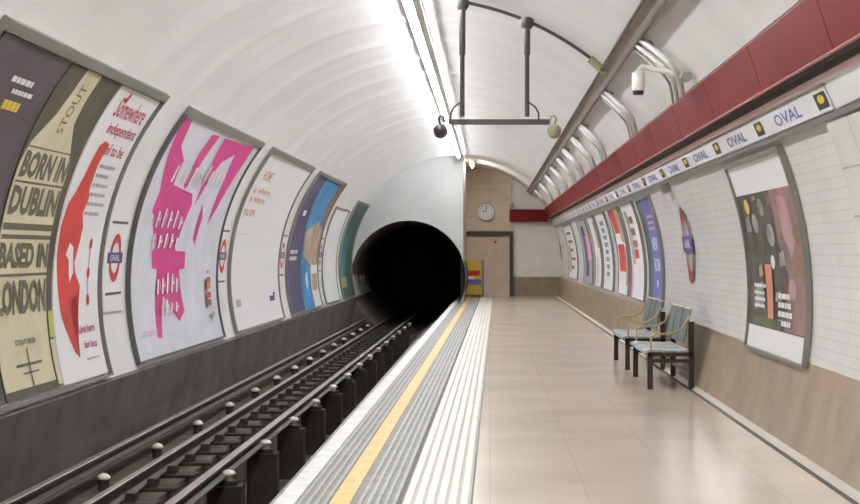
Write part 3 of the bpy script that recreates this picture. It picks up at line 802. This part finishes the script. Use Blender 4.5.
mb=MB(); mb.tube([(cx,END-.276,cz),(cx+.02,END-.276,cz+.19)],.009,M['ink_black'],4); mb.build('hand',parent=t)
# small white camera on the edge of the buff wall
t=thing('wall_camera',(.68,END-.2,3.1),'small white camera at the edge of the buff end wall','camera')
mb=MB(); mb.tube([(.60,END-.30,3.22),(.72,END-.45,3.10)],.05,M['cctv_white'],10); mb.build('body',parent=t)
mb=MB(); mb.tube([(.56,END-.12,3.36),(.60,END-.30,3.24)],.03,M['cctv_white'],8); mb.build('arm',parent=t)
# colourful poster stand at the door
t=thing('notice_board',(-.52,END-.3,0.0),'small yellow red and blue notice board standing at the end door','notice board')
mb=MB(); mb.box(-.82,-.30,END-.34,END-.26,.06,1.20,M['ink_yellow']); mb.build('board',parent=t)
mb=MB(); mb.box(-.78,-.34,END-.352,END-.341,.70,.88,M['ink_red']); mb.box(-.82,-.30,END-.352,END-.341,.40,.58,M['ink_blue']); mb.box(-.80,-.55,END-.352,END-.341,.6,.68,M['ink_white']); mb.build('print',parent=t)
mb=MB(); mb.box(-.80,-.76,END-.40,END-.20,0,.06,M['dark_frame']); mb.box(-.36,-.32,END-.40,END-.20,0,.06,M['dark_frame']); mb.build('foot',parent=t)
# pale patch on a small box in tunnel mouth
mb=MB(); bx=TC[0]-TR+.27; mb.box(bx-.12,bx-.02,FAR+2,FAR+2.2,.62,.78,M['tunnel_pipe']); mb.build('signal_box',label='small dim box on the wall inside tunnel mouth',cat='box')

# ---------------------------------------------------------------- benches
def bench(y0,L,label):
    t=thing('platform_bench',(1.97,y0+L/2,0),label,'bench','benches against the platform wall')
    st=M['bench_steel']; xf,xb=1.75,2.20
    for yy in (y0+.03,y0+L-.03):
        mb=MB(); mb.box(xf-.03,xf+.03,yy-.03,yy+.03,.0,.40,st); mb.build('leg',parent=t,bevel=.004)
        mb=MB(); 
        mb.box(xb-.03,xb+.03,yy-.03,yy+.03,0,.74,st); mb.build('leg',parent=t,bevel=.004)
        mb=MB(); mb.box(xf,xb,yy-.02,yy+.02,.29,.33,st); mb.box(xf,xb,yy-.02,yy+.02,.36,.40,st); mb.build('stretcher',parent=t)
    mb=MB(); mb.box(xf-.025,xf+.025,y0,y0+L,.355,.40,st); mb.box(xb-.025,xb+.025,y0,y0+L,.355,.40,st); mb.box(xb-.02,xb+.02,y0,y0+L,.15,.18,st); mb.build('seat_rail',parent=t)
    n=3; w=L/n
    for k in range(n):
        a=y0+k*w+.03; b=a+w-.06
        mb=MB(); prof=[(xf-.06,.385),(xf-.055,.415),(xf-.01,.432),(xf+.15,.425),(xf+.33,.418),(xb-.03,.43),(xb-.03,.405),(xf+.15,.402),(xf-.01,.408)]
        mb.prism_y(prof,a,b,M['seat_steel']); mb.build('seat',parent=t)
        mb=MB(); prof=[(xb-.07,.50),(xb-.055,.50),(xb-.015,.68),(xb+.025,.86),(xb+.005,.865),(xb-.035,.68)]
        prof=[(x-.02,z) for x,z in prof]
        mb.prism_y(prof,a,b,M['back_mesh']); 
        bk=mb.build('backrest',parent=t)
        mb=MB(); mb.tube([(xb-.0,a,.87),(xb-.0,b,.87)],.016,M['bench_yellow'],6) 
        mb.build('top_rail',parent=bk)
    for yy in (y0+.02,y0+L-.02):
        mb=MB(); mb.tube([(xb-.02,yy,.80),(xb-.10,yy,.66),(xb-.2,yy,.61),(xf+.06,yy,.60),(xf+.01,yy,.57),(xf+.01,yy,.43)],.012,M['bench_yellow'],8); mb.build('armrest',parent=t)
    return t
bench(17.9,1.85,'nearer dark framed bench with grey mesh seats and yellow armrests')
bench(20.85,1.95,'farther dark framed bench with grey mesh seats, behind the nearer bench')

# ---------------------------------------------------------------- light, world, camera
w=bpy.data.worlds.new('World'); bpy.context.scene.world=w; w.use_nodes=True
w.node_tree.nodes['Background'].inputs[0].default_value=(.02,.02,.02,1); w.node_tree.nodes['Background'].inputs[1].default_value=1
sc=bpy.context.scene
cam=bpy.data.cameras.new('camera'); co=bpy.data.objects.new('camera',cam); col.objects.link(co); sc.camera=co
co.location=(0,0,1.5); co.rotation_euler=(math.pi/2,0,0)
cam.sensor_width=36; cam.lens=1640/860*36; cam.shift_x=-60/860.0; cam.clip_end=200; cam.clip_start=.05
sc.view_settings.view_transform='Standard'; sc.view_settings.look='None'; sc.view_settings.exposure=1.55; sc.view_settings.gamma=1
sc.cycles.use_denoising=True
sc.cycles.max_bounces=10; sc.cycles.diffuse_bounces=6; sc.cycles.glossy_bounces=4
sc.cycles.sample_clamp_indirect=6
sc.cycles.use_light_tree=True
